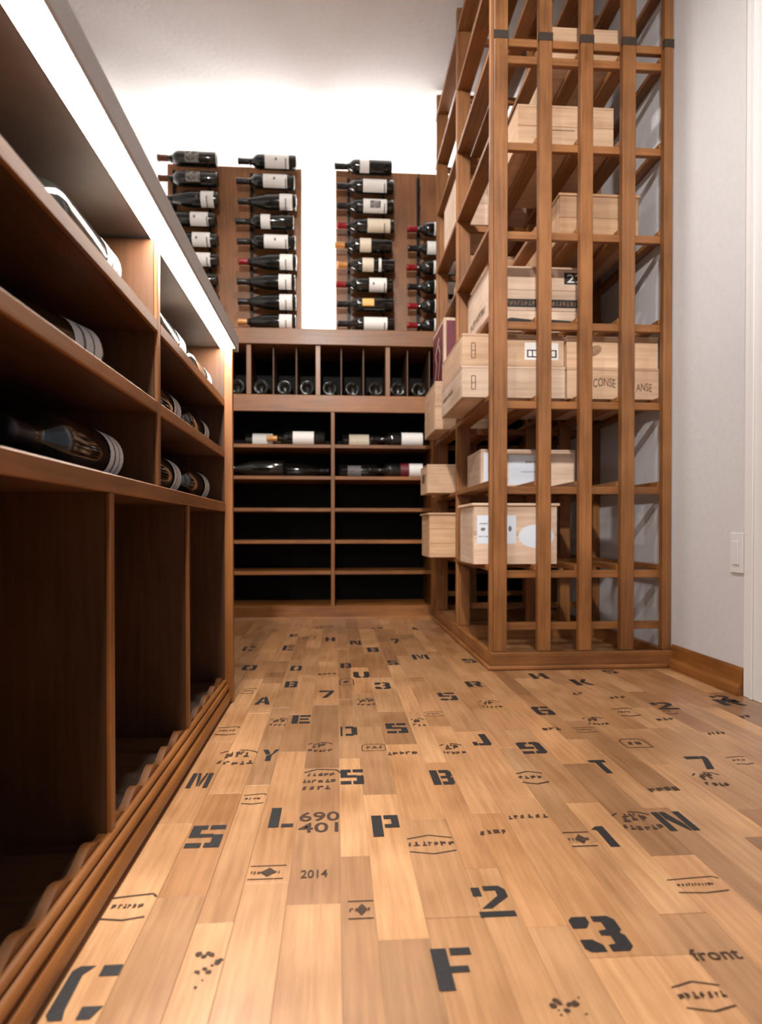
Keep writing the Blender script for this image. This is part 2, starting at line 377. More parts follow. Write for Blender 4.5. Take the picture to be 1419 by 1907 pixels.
def text_polys(txt, size):
    cu = bpy.data.curves.new('t', 'FONT'); cu.body = txt; cu.size = size; cu.resolution_u = 3; cu.offset = size * 0.012
    ob = bpy.data.objects.new('t', cu); C.objects.link(ob)
    dg = bpy.context.evaluated_depsgraph_get(); me = ob.evaluated_get(dg).to_mesh()
    vs_ = [tuple(v.co) for v in me.vertices]; fs = [tuple(p.vertices) for p in me.polygons]
    ob.evaluated_get(dg).to_mesh_clear(); bpy.data.objects.remove(ob); bpy.data.curves.remove(cu)
    return vs_, fs
def put_text(fm, txt, a, b_, w, h, lift=0.0004, bow=0.0, flip=False):
    vs_, fs = text_polys(txt, 1.0)
    xs = [v[0] for v in vs_]; ys = [v[1] for v in vs_]; x0, x1, y0, y1 = min(xs), max(xs), min(ys), max(ys)
    out = []
    for v in vs_:
        s_ = (v[0]-x0)/(x1-x0); t_ = (v[1]-y0)/(y1-y0)
        out.append(fm.o + fm.u*(a + s_*w) + fm.v*(b_ + t_*h + bow*(1-(2*s_-1)**2)) + fm.n*lift)
    fm.mb.raw(out, fs); return fm
def plank_at(x, y):
    best = None
    for p in planks:
        if p[0]-.001 <= x <= p[1]+.001 and p[2]-.001 <= y <= p[3]+.001: return p[4]
    d = 1e9
    for p in planks:
        e = max(p[0]-x, x-p[1], 0)**2 + max(p[2]-y, y-p[3], 0)**2
        if e < d: d = e; best = p[4]
    return best
def floor_frame(px0, py0, px1, py1):
    """pixel box of a mark on the floor -> centre and true size on the floor plane"""
    cx_, cy_ = (px0+px1)/2, (py0+py1)/2
    x, y = on_floor(cx_, cy_); xa, _ = on_floor(px0, cy_); xb, _ = on_floor(px1, cy_)
    _, yn = on_floor(cx_, py1); _, yf = on_floor(cx_, py0)
    return x, y, xb - xa, yf - yn
# stencilled letters: char, pixel box, turn in degrees
LET = [('C',112,1797,206,1896,0),('S',352,1537,415,1578,0),('L',503,1504,548,1540,0),('P',693,1518,744,1557,0),('S',634,1433,677,1460,0),('Y',487,1396,518,1417,0),
       ('M',353,1440,392,1467,0),('A',476,1298,505,1312,0),('7',594,1286,622,1299,0),('E',544,1332,578,1347,0),('D',634,1353,665,1370,0),('S',719,1347,758,1365,0),
       ('B',803,1434,843,1461,0),('J',876,1367,910,1388,0),('9',966,1382,1012,1403,0),('T',1106,1415,1138,1440,0),('7',1288,1408,1330,1432,0),('1',1108,1538,1150,1577,0),
       ('N',1228,1511,1284,1547,0),('2',884,1649,950,1707,0),('3',1072,1705,1162,1772,0),('F',808,1764,886,1843,0),('5',817,1290,850,1304,0),('6',994,1316,1028,1331,0),
       ('2',1218,1308,1256,1321,0),('M',768,1219,798,1228,0),('B',684,1206,705,1214,0),('N',652,1193,672,1201,0),('7',728,1190,744,1198,0),('C',453,1204,473,1212,0),
       ('E',527,1202,547,1211,0),('H',606,1187,624,1194,0),('O',452,1239,478,1248,0),('O',541,1240,562,1249,0),('B',531,1269,554,1280,0),('U',658,1251,688,1262,0),
       ('3',698,1271,727,1283,0),('B',634,1235,654,1244,0),('S',722,1230,740,1238,0),('R',868,1269,897,1279,0),('K',1066,1265,1100,1276,0),('H',988,1254,1018,1264,0),
       ('2',1330,1295,1362,1307,0),('R',1336,1302,1380,1314,0),('E',540,1181,555,1186,0),('S',862,1227,886,1234,0),('A',766,1168,778,1173,0),('5',1124,1248,1148,1254,0)]
for ch, a, b_, c, d, rot in LET:
    x, y, w, h = floor_frame(a, b_, c, d)
    fm = FlatMark((x, y, 0.0), (1,0,0), (0,1,0)); 
    for p in ST[ch]: fm.poly([((u-.5)*w, (v-.5)*h) for u, v in p])
    part('stencil_letter', fm.mb, 'ink', plank_at(x, y), at=(x, y, 0))
# burnt cooper's brands: kind, pixel box
rb = random.Random(11)
BR = [('arch',405,1396,478,1424),('arch',572,1382,620,1400),('lines3',565,1430,634,1470),('box',674,1386,717,1398),('script',722,1399,782,1408),('arch',820,1384,864,1404),
      ('arch',502,1337,536,1352),('arch',766,1337,792,1352),('arch',663,1300,698,1314),('lines',404,1353,443,1369),('lines',452,1478,494,1498),('diamond',464,1611,532,1638),
      ('dots',358,1775,412,1838),('diamond',648,1676,697,1712),('lines',200,1664,282,1714),('chev',760,1555,846,1590),('script',892,1544,946,1558),('script',946,1516,1026,1528),
      ('diamond',1055,1548,1106,1577),('arch',1146,1510,1222,1546),('lines',1250,1632,1352,1664),('chev',1262,1826,1356,1884),('arch',1298,1437,1352,1464),('script',1208,1464,1266,1478),
      ('chev',966,1436,1016,1460),('box',1158,1376,1206,1392),('arch',1088,1335,1130,1350),('arch',893,1304,934,1318),('lines',1068,1354,1112,1364),('script',1222,1336,1262,1344),
      ('script',592,1253,630,1258),('lines',500,1253,530,1260),('box',633,1264,658,1276),('script',1136,1296,1164,1303),('arch',940,1232,960,1240),('lines',1232,1318,1256,1330),
      ('script',1318,1362,1350,1370),('lines',1360,1408,1396,1424),('script',1378,1330,1400,1340),('dots',1030,1858,1090,1892),('lines',450,1282,476,1292),('lines',760,1262,790,1268),
      ('lines',790,1325,825,1334),('script',1065,1288,1090,1296),('lines',1146,1318,1186,1334),('script',1010,1354,1040,1362),('lines',488,1232,506,1238),('box',566,1184,586,1190),
      ('lines',830,1208,850,1214),('script',690,1168,710,1172),('lines',500,1172,520,1176),('box',590,1165,620,1170)]
for kind, a, b_, c, d in BR:
    x, y, w, h = floor_frame(a, b_, c, d); fm = FlatMark((x, y, 0.0), (1,0,0), (0,1,0)); hw, hh = w/2, h/2
    t = max(0.0016, 0.05*h)
    if kind == 'lines':
        fm.stroke([(-hw, hh*.7), (0, hh*.85), (hw*.8, hh*.95), (hw, hh*.7)], t); fm.blobs(-hw*.8, hw*.6, -hh*.1, h*.16, rb); fm.stroke([(-hw, -hh*.8), (0, -hh*.95), (hw*.9, -hh*.75)], t)
    elif kind == 'chev':
        fm.stroke([(-hw, hh*.65), (0, hh), (hw, hh*.65)], t); fm.blobs(-hw, hw, -hh*.15, h*.22, rb); fm.stroke([(-hw, -hh*.7), (0, -hh), (hw, -hh*.7)], t)
    elif kind == 'arch':
        pts = [(-hw*math.cos(math.pi*k/10), hh*.35 + hh*.6*math.sin(math.pi*k/10)) for k in range(11)]
        fm.stroke(pts[1:4], t*.8); fm.stroke(pts[5:10], t*.8); fm.blobs(-hw*.62, hw*.62, -hh*.12, h*.30, rb, bow=hh*.14); fm.blobs(-hw*.4, hw*.4, hh*.38, h*.16, rb, bow=hh*.1); fm.blobs(-hw*.9, hw*.9, -hh*.8, h*.2, rb, bow=-hh*.2)
    elif kind == 'lines3':
        fm.stroke([(-hw, hh*.6), (-hw*.3, hh*.9), (hw*.8, hh*.8), (hw, hh*.5)], t*.6); fm.blobs(-hw*.8, hw*.8, hh*.25, h*.13, rb); fm.blobs(-hw, hw*.7, -hh*.35, h*.13, rb); fm.blobs(-hw, hw*.6, -hh*.95, h*.14, rb)
    elif kind == 'box':
        fm.stroke([(-hw,-hh),(hw,-hh),(hw,hh*.7),(hw*.6,hh),(-hw*.7,hh),(-hw,hh*.5),(-hw,-hh)], t*.8); fm.blobs(-hw*.6, hw*.7, -hh*.3, h*.34, rb)
    elif kind == 'script': fm.blobs(-hw, hw, -hh*.5, h*.55, rb, bow=hh*.3)
    elif kind == 'diamond':
        fm.stroke([(-hw, hh*.9), (hw, hh*.9)], t); fm.stroke([(-hw, -hh*.9), (hw*.9, -hh*.9)], t); fm.poly([(-hw*.4,0),(0,-hh*.6),(hw*.5,0),(hw*.1,hh*.6)]); fm.blobs(-hw*.9, hw*.8, -hh*.2, h*.18, rb)
    elif kind == 'dots':
        for _ in range(16):
            u, v_ = rb.uniform(-hw, hw), rb.uniform(-hh, hh); r_ = rb.uniform(.04, .14)*w; fm.poly([(u + r_*math.cos(k*1.05), v_ + r_*rb.uniform(.6,1.2)*math.sin(k*1.05)) for k in range(6)])
    part('brand_mark', fm.mb, 'brand', plank_at(x, y), at=(x, y, 0))
for txt, a, b_, c, d in (('690',558,1512,632,1529),('401',556,1532,630,1550),('2014',560,1620,610,1635),('front',1284,1766,1378,1788)):
    x, y, w, h = floor_frame(a, b_, c, d); fm = FlatMark((x, y, 0.0), (1,0,0), (0,1,0)); put_text(fm, txt, -w/2, -h/2, w, h)
    part('brand_number', fm.mb, 'brand', plank_at(x, y), at=(x, y, 0))

# ------------------------------------------------------------------ bottles
def bottle_meshes():
    bd = [(0.0,0.030),(0.006,0.028),(0.018,0.018),(0.030,0.0),(0.0355,0.002),(0.0375,0.007),(0.0375,0.185),(0.0365,0.196),(0.0325,0.207),(0.025,0.216),(0.018,0.224),(0.0148,0.235),(0.0140,0.250),(0.0140,0.286),(0.0155,0.288),(0.0155,0.296),(0.0135,0.298),(0.0,0.298)]
    bg = [(0.0,0.012),(0.020,0.006),(0.032,0.0),(0.0390,0.002),(0.0410,0.008),(0.0410,0.130),(0.0400,0.150),(0.0365,0.172),(0.0300,0.195),(0.0235,0.216),(0.0180,0.236),(0.0150,0.252),(0.0143,0.266),(0.0143,0.286),(0.0158,0.288),(0.0158,0.295),(0.0135,0.297),(0.0,0.297)]
    out = {}
    for k, p in (('bordeaux', bd), ('burgundy', bg)):
        out[k] = MB().lathe(p[1:-1], 22).mesh(k + '_glass')
        zc = 0.246 if k == 'bordeaux' else 0.250
        out[k + '_cap'] = MB().lathe([(0.0150, zc), (0.0154, zc + .002), (0.0152, 0.286), (0.0166, 0.288), (0.0166, 0.297), (0.0150, 0.2995), (0.006, 0.300)], 16).mesh('capsule')
    return out
BM = bottle_meshes(); LABM = {}
for k in ('bordeaux', 'burgundy'):
    for c in CAPS: 
        me = BM[k + '_cap'].copy(); me.materials.append(M['cap_' + c]); BM[k + '_cap_' + c] = me
    BM[k].materials.append(M['glass'])
def label_mesh(shape, z0, z1, half, m):
    key = (shape, z0, z1, half, m)
    if key not in LABM:
        r = {'bordeaux': 0.0375, 'burgundy': 0.0410}[shape] + 0.0005
        me = MB().patch(r, z0, z1, -math.pi/2 - half, -math.pi/2 + half, 16).mesh('label'); me.materials.append(M[m]); LABM[key] = me
    return LABM[key]
def bottle(label, group, loc, rot, shape='bordeaux', cap='black', lab=(0.045, 0.135, 1.35, 'label_white'), extra=(), scale=1.0):
    o = thing('wine_bottle', label, 'bottle', loc, group); o.rotation_euler = rot.to_euler(); o.scale = (scale,)*3
    def sub(n, me, p):
        c = bpy.data.objects.new(n, me); C.objects.link(c); c.parent = p; return c
    g = sub('glass_body', BM[shape], o); sub('capsule', BM[shape + '_cap_' + cap], o)
    if lab:
        l = sub('paper_label', label_mesh(shape, *lab), o)
        for e in extra: 
            z0, z1, half, m = e
            r = {'bordeaux': 0.0375, 'burgundy': 0.0410}[shape] + 0.0008; key = (shape, 'x') + tuple(e)
            if key not in LABM:
                me = MB().patch(r, z0, z1, -math.pi/2 - half, -math.pi/2 + half, 10).mesh('print'); me.materials.append(M[m]); LABM[key] = me
            sub('label_print', LABM[key], l)
    return o
NECK_LEFT = Matrix.Rotation(R(-90), 3, 'Y')       # local z (neck) -> -x, local -y stays toward the viewer
NECK_RIGHT = Matrix.Rotation(R(90), 3, 'Y')
def neck_near(spin): return Matrix.Rotation(R(90), 3, 'X') @ Matrix.Rotation(R(spin), 3, 'Z')
def neck_far(spin): return Matrix.Rotation(R(-90), 3, 'X') @ Matrix.Rotation(R(spin), 3, 'Z')
ORD = ['topmost', 'second', 'third', 'fourth', 'fifth', 'sixth', 'seventh', 'eighth', 'ninth', 'tenth']

# ------------------------------------------------------------------ left display cabinet
YE = 1.72
cab = thing('display_cabinet', 'low stained wood cabinet with open bottle shelves under the lit counter', 'cabinet', (-0.6, 0.7, 0))
XF, XK, Y0 = -0.288, -0.90, -0.60
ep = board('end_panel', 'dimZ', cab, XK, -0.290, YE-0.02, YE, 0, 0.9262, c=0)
board('stile', 'walnutZ', ep, -0.290, -0.268, YE-0.02, YE, 0, 0.9262)
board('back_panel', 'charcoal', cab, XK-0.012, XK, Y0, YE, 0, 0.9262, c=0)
EB = XF - 0.007          # interior shade is painted into the boards; the front edge keeps plain wood
def banded(name, m, edge, y0, y1, z0, z1, xf=XF):
    o = board(name, m, cab, XK, EB, y0, y1, z0, z1, c=0)
    board('unshaded_edge', edge, o, EB, xf, y0, y1, z0, z1, c=0.0015)
for z in (0.640, 0.772):
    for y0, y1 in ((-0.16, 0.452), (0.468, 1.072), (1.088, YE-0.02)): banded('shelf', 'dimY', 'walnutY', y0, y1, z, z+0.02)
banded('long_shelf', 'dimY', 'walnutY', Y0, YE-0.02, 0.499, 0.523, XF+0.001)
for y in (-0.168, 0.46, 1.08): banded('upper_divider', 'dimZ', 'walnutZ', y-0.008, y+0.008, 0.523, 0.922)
LD = [-0.02, 0.42, 0.855, 1.290]
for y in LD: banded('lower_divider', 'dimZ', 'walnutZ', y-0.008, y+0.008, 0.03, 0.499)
# scalloped bottle cradle in the foot of each lower bay: a wave along the cabinet, running back into it
def wave(y0, y1, xa, xb, top, amp):
    n = max(6, int((y1-y0)/0.006)); pr_ = []
    for k in range(n+1):
        y = y0 + (y1-y0)*k/n; z = top + amp*math.cos(2*math.pi*y/0.088); pr_.append((y, z))
    v = []; f = []
    for x in (xa, xb):
        for y, z in pr_: v += [(x, y, z), (x, y, 0.03)]
    m = 2*(n+1)
    for k in range(n):
        a = 2*k
        f += [(a, m+a, m+a+2, a+2), (m+a, m+a+1, m+a+3, m+a+2), (a+2, a+3, a+1, a)]
    return MB().raw(v, f, False)
ys = [Y0] + LD + [YE-0.02]
for a, b_ in zip(ys, ys[1:]):
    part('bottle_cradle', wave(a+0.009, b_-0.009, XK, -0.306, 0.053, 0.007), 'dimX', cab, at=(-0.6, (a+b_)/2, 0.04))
    part('scalloped_rail', wave(a+0.009, b_-0.009, -0.3055, -0.2935, 0.0655, 0.0065), 'walnutY', cab, at=(-0.3, (a+b_)/2, 0.04))
def bead(cx_, cz, rx, rz, n=9, a0=-90, a1=90): return [(cx_ + rx*math.cos(R(a0+(a1-a0)*k/n)), cz + rz*math.sin(R(a0+(a1-a0)*k/n))) for k in range(n+1)]
prof = [(-0.2925, 0.0), (-0.278, 0.0)] + bead(-0.283, 0.0165, 0.011, 0.0155, 9, -70, 90) + bead(-0.2865, 0.0415, 0.0085, 0.0085) + bead(-0.2895, 0.056, 0.005, 0.0055) + [(-0.2925, 0.0615)]
part('base_moulding', MB().extrude_y(prof, Y0, YE+0.012), 'walnutY', cab, at=(-0.285, 0.6, 0))
for p_ in cab.children[-1].data.polygons: p_.use_smooth = False

ct = thing('counter_top', 'grey counter slab with drop-edge nosing on the low bottle cabinet', 'counter', (-0.6, 0.6, 0.925))
board('slab', 'slab', ct, XL+0.002, -0.275, Y0, 1.748, 0.9265, 0.965)
board('nosing', 'nosing', ct, -0.275, -0.259, Y0, 1.752, 0.9265, 0.966, c=0.002)
led = thing('led_strip', 'glowing white LED strip under the front edge of the grey counter', 'light', (-0.285, 0.6, 0.92))
board('channel', 'trimwhite', led, -0.2985, -0.2605, Y0, 1.699, 0.9225, 0.9262, c=0)
part('diffuser', MB().raw([(-0.298, Y0, 0.922), (-0.298, 1.698, 0.922), (-0.261, 1.698, 0.922), (-0.261, Y0, 0.922)], [(0, 1, 2, 3)]), 'led_counter', led)

# bottles lying along the cabinet, necks toward the viewer
G_L = 'bottles lying on the low cabinet shelves'
LB = [  # shelf top z, base y, x, shape, cap, wording
 (0.523, 1.022, -0.362, 'bordeaux', 'black',  'dark bottle with grey ring label, nearest on the lowest shelf of low cabinet'),
 (0.523, 1.393, -0.362, 'bordeaux', 'black', 'dark bottle just past the upright on the lowest shelf of low cabinet'),
 (0.523, 1.6945, -0.362, 'bordeaux', 'black', 'dark bottle touching the end panel on the lowest shelf of low cabinet'),
 (0.660, 0.945, -0.358, 'bordeaux', 'black', 'dark bottle alone midway along the near bay of the middle shelf'),
 (0.660, 0.790, -0.425, 'bordeaux', 'black', 'dark bottle at the left picture edge on the middle shelf of low cabinet'),
 (0.660, 1.393, -0.362, 'bordeaux', 'black', 'dark bottle just past the upright on the middle shelf of low cabinet'),
 (0.660, 1.6945, -0.362, 'bordeaux', 'brown', 'dark bottle touching the end panel on the middle shelf of low cabinet'),
 (0.792, 0.985, -0.352, 'bordeaux', 'brown', 'bottle with bright white label near the glowing strip, near bay of top shelf'),
 (0.792, 1.396, -0.352, 'bordeaux', 'black', 'bottle with bright white label just past the upright on the top shelf'),
 (0.792, 1.698, -0.356, 'bordeaux', 'brown', 'brown-capped bottle touching the end panel on the top shelf under the strip')]
for z, yb, x, sh, cp, lb in LB:
    r = 0.0376 if sh == 'bordeaux' else 0.0411
    b_ = bottle(lb, G_L, (x, yb, z + r + 0.0003), neck_near(95), sh, cp, (0.010, 0.066, 1.75, 'label_white'), extra=((0.026, 0.0285, 1.2, 'label_grey'), (0.044, 0.049, 0.8, 'label_grey')))
    if 'alone' in lb: b_.rotation_euler = (Matrix.Rotation(R(-16), 3, 'Z') @ neck_near(95)).to_euler()

# ------------------------------------------------------------------ back cabinet
YF = 3.28
bc = thing('back_cabinet', 'tall stained wood cabinet with dark shelves across the back wall', 'cabinet', (0.1, 3.4, 0))
BL, BRt = XL+0.003, XR-0.003
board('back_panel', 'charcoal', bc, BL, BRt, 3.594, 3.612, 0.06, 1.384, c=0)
board('base_board', 'walnutX', bc, BL, BRt, YF, YF+0.02, 0, 0.066)
part('shoe_moulding', MB().raw(*(lambda v: (v, [(0,1,2),(3,5,4),(0,3,4,1),(1,4,5,2),(2,5,3,0)]))([(BL,YF,0),(BL,YF-0.012,0),(BL,YF,0.012),(0.52,YF,0),(0.52,YF-0.012,0),(0.52,YF,0.012)])), 'walnutX', bc)
board('bottom_shelf', 'walnutX', bc, BL, BRt, YF+0.02, 3.594, 0.046, 0.066)
board('end_panel', 'walnutZ', bc, BL, BL+0.02, YF+0.001, 3.594, 0.066, 1.385); board('end_panel', 'walnutZ', bc, BRt-0.02, BRt, YF+0.001, 3.594, 0.066, 1.385)
for x in (-0.0155, -0.62, 0.505):
    board('upright', 'walnutZ', bc, x-0.0095 if x != 0.505 else 0.489, x+0.0095 if x != 0.505 else 0.521, YF, 3.594, 0.066, 1.05)
cols = [(BL+0.02, -0.6295), (-0.6105, -0.025), (-0.006, 0.489), (0.521, BRt-0.02)]
for z in (0.236, 0.393, 0.556, 0.718, 0.878):
    for a, b_ in cols: board('shelf', 'walnutX', bc, a, b_, YF+0.002, 3.594, z-0.010, z+0.008)
board('lower_rail', 'walnutX', bc, BL, BRt, YF, YF+0.022, 1.051, 1.135); board('slot_floor', 'walnutX', bc, BL+0.02, BRt-0.02, YF+0.022, 3.594, 1.115, 1.135)
for x in (-0.436, -0.090, 0.264, 0.61, 0.95): board('slot_post', 'walnutZ', bc, x-0.012, x+0.012, YF+0.001, YF+0.03, 1.135, 1.385)
for x in (-1.02, -0.90, -0.785, -0.67, -0.552, -0.436, -0.316, -0.200, -0.090, 0.028, 0.141, 0.264, 0.368, 0.482, 0.61, 0.72, 0.835, 0.95):
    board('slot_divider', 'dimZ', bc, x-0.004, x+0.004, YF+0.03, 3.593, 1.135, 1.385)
board('ledge', 'walnutX', bc, BL, BRt, YF-0.012, 3.612, 1.385, 1.466, c=0.003)
# bottles in the slots, bases outward
for k, x in enumerate((-0.493, -0.376, -0.258, -0.145, -0.031, 0.085, 0.203, 0.316, 0.425)):
    bottle('dark bottle lying base outward, %s from left in the slotted row of back cabinet' % ['first','second','third','fourth','fifth','sixth','seventh','eighth','last'][k],
           'bottles in the slotted row of the back cabinet', (x, YF + 0.006 + 0.003*(k % 3), 1.135 + 0.0378), neck_far(10*((k*5) % 3 - 1)), 'bordeaux', 'black', (0.004, 0.10, 1.15, 'label_white' if k not in (4, 5) else 'label_grey'))
G_S = 'bottles lying on the upper shelves of the back cabinet'
for lb, x, y, z, rot, sh, cp, lab in (
    ('bottle with grey label behind the orange-necked bottle, upper shelf of back cabinet', -0.475, 3.445, 0.886, NECK_RIGHT, 'bordeaux', 'brown', (0.040, 0.145, 1.3, 'label_white')),
    ('orange-necked bottle with broad white label on the upper shelf of back cabinet', -0.055, 3.355, 0.886, NECK_LEFT, 'bordeaux', 'orange', (0.058, 0.165, 1.3, 'label_white')),
    ('bottle with cream label beside the middle upright, upper shelf of back cabinet', 0.030, 3.44, 0.886, NECK_RIGHT, 'bordeaux', 'black', (0.040, 0.145, 1.3, 'label_cream')),
    ('bottle with half white label at right end of upper shelf by pale crates', 0.480, 3.36, 0.886, NECK_LEFT, 'bordeaux', 'black', (0.030, 0.140, 1.3, 'label_white')),
    ('unlabelled dark bottle with neck pointing left, second shelf of back cabinet', -0.265, 3.345, 0.726, NECK_LEFT, 'burgundy', 'black', None),
    ('unlabelled dark bottle with neck pointing right, second shelf of back cabinet', -0.335, 3.45, 0.726, NECK_RIGHT, 'burgundy', 'black', None),
    ('dark bottle by the middle upright with neck pointing right, second shelf', 0.012, 3.42, 0.726, NECK_RIGHT, 'bordeaux', 'black', (0.05, 0.12, 0.8, 'label_grey')),
    ('bottle with red and white label at right end of second shelf', 0.470, 3.36, 0.726, NECK_LEFT, 'bordeaux', 'black', (0.020, 0.090, 1.2, 'label_white'))):
    r = 0.0378 if sh == 'bordeaux' else 0.0413
    o = bottle(lb, G_S, (x, y, z + r), rot, sh, cp, lab, extra=((0.09, 0.135, 1.2, 'maroon'),) if 'red and white' in lb else ())

# ------------------------------------------------------------------ bottle display panels and their bottles on the back wall
for lb, x0, x1 in (('brown wood panel behind the two left bottle columns', -0.875, -0.180), ('brown wood panel behind the right bottle columns beside the crate rack', 0.0, 1.05)):
    pn = thing('display_backboard', lb, 'panel', ((x0+x1)/2, 3.45, 1.466))
    board('board', 'walnutZ', pn, x0, x1, 3.448, 3.466, 1.466, 2.362, c=0.002)
    for xx in (x0+0.08, x1-0.08): board('standoff_batten', 'walnutZ', pn, xx-0.02, xx+0.02, 3.466, YB-0.0005, 1.468, 2.30)
# concealed cove strips: along the top and the facing edges of the panels
def cove(lb, x0, x1, z0, z1, y0, y1, face):
    t = thing('cove_led_strip', lb, 'light', ((x0+x1)/2, (y0+y1)/2, z0))
    board('channel', 'trimwhite', t, x0, x1, y0, y1, z0, z1, c=0)
    e = 0.0008
    if face == 'up': v = [(x0,y0,z1+e),(x1,y0,z1+e),(x1,y1,z1+e),(x0,y1,z1+e)]
    else: v = [(x0 if face == 'left' else x1, y0, z0), (x0 if face == 'left' else x1, y1, z0), (x0 if face == 'left' else x1, y1, z1), (x0 if face == 'left' else x1, y0, z1)]; v = [(a + (-e if face == 'left' else e), b_, c) for a, b_, c in v]
    part('diffuser', MB().raw(v, [(0,1,2,3) if face != 'left' else (0,3,2,1)]), 'led_cove', t)
cove('hidden LED strip glowing along the top of the left bottle panel', -0.86, -0.195, 2.350, 2.3605, 3.468, 3.486, 'up')
cove('hidden LED strip glowing along the top of the right bottle panel', 0.015, 1.04, 2.350, 2.3605, 3.468, 3.486, 'up')
cove('hidden LED strip glowing on the inner edge of the left bottle panel', -0.200, -0.190, 1.48, 2.33, 3.470, 3.488, 'right')
cove('hidden LED strip glowing on the inner edge of the right bottle panel', 0.010, 0.020, 1.48, 2.33, 3.470, 3.488, 'left')

cove('hidden LED strip glowing on the outer edge of the left bottle panel', -0.865, -0.855, 1.48, 2.33, 3.470, 3.488, 'left')
W = 'label_white'; CR = 'label_cream'
big = (0.038, 0.160, 1.25, W); low = (0.020, 0.085, 1.35, W); mid = (0.120, 0.168, 1.3, W); lw = (0.035, 0.125, 1.3, W); cm = (0.022, 0.140, 1.3, CR); cs = (0.110, 0.168, 1.3, CR)
mark = (0.098, 0.108, 0.18, 'label_grey'); arty = (0.070, 0.125, 0.5, 'label_art')
dim = (0.085, 0.155, 0.8, 'label_art')
COL = [
 ('leftmost', -0.606, [('bordeaux','brown',dim,()),('bordeaux','brown',dim,()),('burgundy','black',low,(mark,)),('bordeaux','black',lw,(mark,)),('bordeaux','black',lw,(mark,)),('bordeaux','black',lw,(mark,)),('bordeaux','black',None,()),('bordeaux','black',lw,())],
   ['brown-capped bottle with dim art label','brown-capped bottle with dim art label','long-sloped bottle with white label','bottle with grey printed label','bottle with grey printed label','bottle with white label','unlabelled dark bottle','dark bottle']),
 ('second', -0.208, [('bordeaux','black',big,(mark,)),('bordeaux','black',big,(mark,)),('burgundy','black',low,()),('bordeaux','black',mid,()),('bordeaux','black',big,(mark,)),('burgundy','red',low,()),('burgundy','black',low,()),('burgundy','black',low,()),('burgundy','orange',low,())],
   ['black-capped bottle with large white label','black-capped bottle with large white label','long-sloped bottle with small white label','bottle with narrow white label','black-capped bottle with large white label','red-capped bottle with white shoulder label','sloping bottle with white label','sloping bottle with white label','orange-capped bottle with white label']),
 ('third', 0.300, [('bordeaux','black',mid,()),('bordeaux','black',big,()),('bordeaux','black',big,(arty,)),('bordeaux','red',cm,()),('bordeaux','orange',cs,()),('bordeaux','orange',cs,((0.070,0.084,1.2,W),)),('bordeaux','red',lw,(mark,)),('bordeaux','black',(0.105,0.165,0.55,'label_gold'),()),('bordeaux','black',big,())],
   ['black bottle with white band label','bottle with wide white label','white-labelled bottle with dark square picture','red-capped bottle with cream label','orange-capped bottle with narrow cream label','orange-capped bottle with two pale bands','red-capped bottle with white label','black bottle with rounded orange label','bottle with wide white label']),
 ('rightmost', 0.672, [None,None,None,('bordeaux','red',big,()),('bordeaux','black',(0.05,0.2,1.3,W),()),('bordeaux','red',big,()),('bordeaux','black',big,()),('bordeaux','red',big,()),('bordeaux','red',big,())],
   [None,None,None,'red-capped bottle','black-capped bottle','red-capped bottle','black-capped bottle','red-capped bottle','red-capped bottle'])]
TOPZ = 2.352; PITCH = 0.1016
TOPS = [2.352, 2.352, 2.345, 2.335]
for ci, (cn, xb, bots, descs) in enumerate(COL):
    pitch = (TOPS[ci] - 1.528) / 8.0
    rk = thing('bottle_rail', 'black metal peg rails carrying the %s bottle column on the back wall' % cn, 'wine rack', (xb - 0.12, 3.448, 1.468), 'black bottle rails on the panels')
    xn, xw = xb - 0.232, xb - 0.048
    topz = TOPS[ci] - 0.03 if ci != 3 else 2.33
    for xx, wd in ((xn, 0.008), (xw, 0.006)): board('upright_bar', 'black', rk, xx-wd, xx+wd, 3.432, 3.4475, 1.467, topz, c=0.001)
    for k in range(9):
        if k >= len(bots): continue
        z = TOPS[ci] - k*pitch
        b_ = bots[k]
        jit = random.uniform(-0.008, 0.008)
        sh = b_[0] if b_ else 'bordeaux'
        for xx, r in ((xn, 0.0205 if sh == 'bordeaux' else 0.0235), (xw, (0.0385 if sh == 'bordeaux' else 0.042) + 0.002)):
            pts = [(xx, 3.440, z)] + [(xx, 3.38 + r*math.cos(R(t)), z - r*math.sin(R(t))) for t in range(0, 181, 20)]
            if b_ or ci == 3: part('wire_hook', MB().tube(pts if b_ else [(xx, 3.44, z), (xx, 3.40, z-0.004), (xx, 3.352, z+0.004)], 0.0022, 5), 'black', rk)
        if b_:
            where = '%s in %s column' % ('topmost' if k == 0 else ORD[k] + ' down', cn)
            bottle('%s, %s on the wall' % (descs[k], where), 'bottles on the wall display', (xb + jit, 3.38, z), NECK_LEFT @ Matrix.Rotation(R(random.uniform(-6, 6)), 3, 'Z'), b_[0], b_[1], b_[2], b_[3])

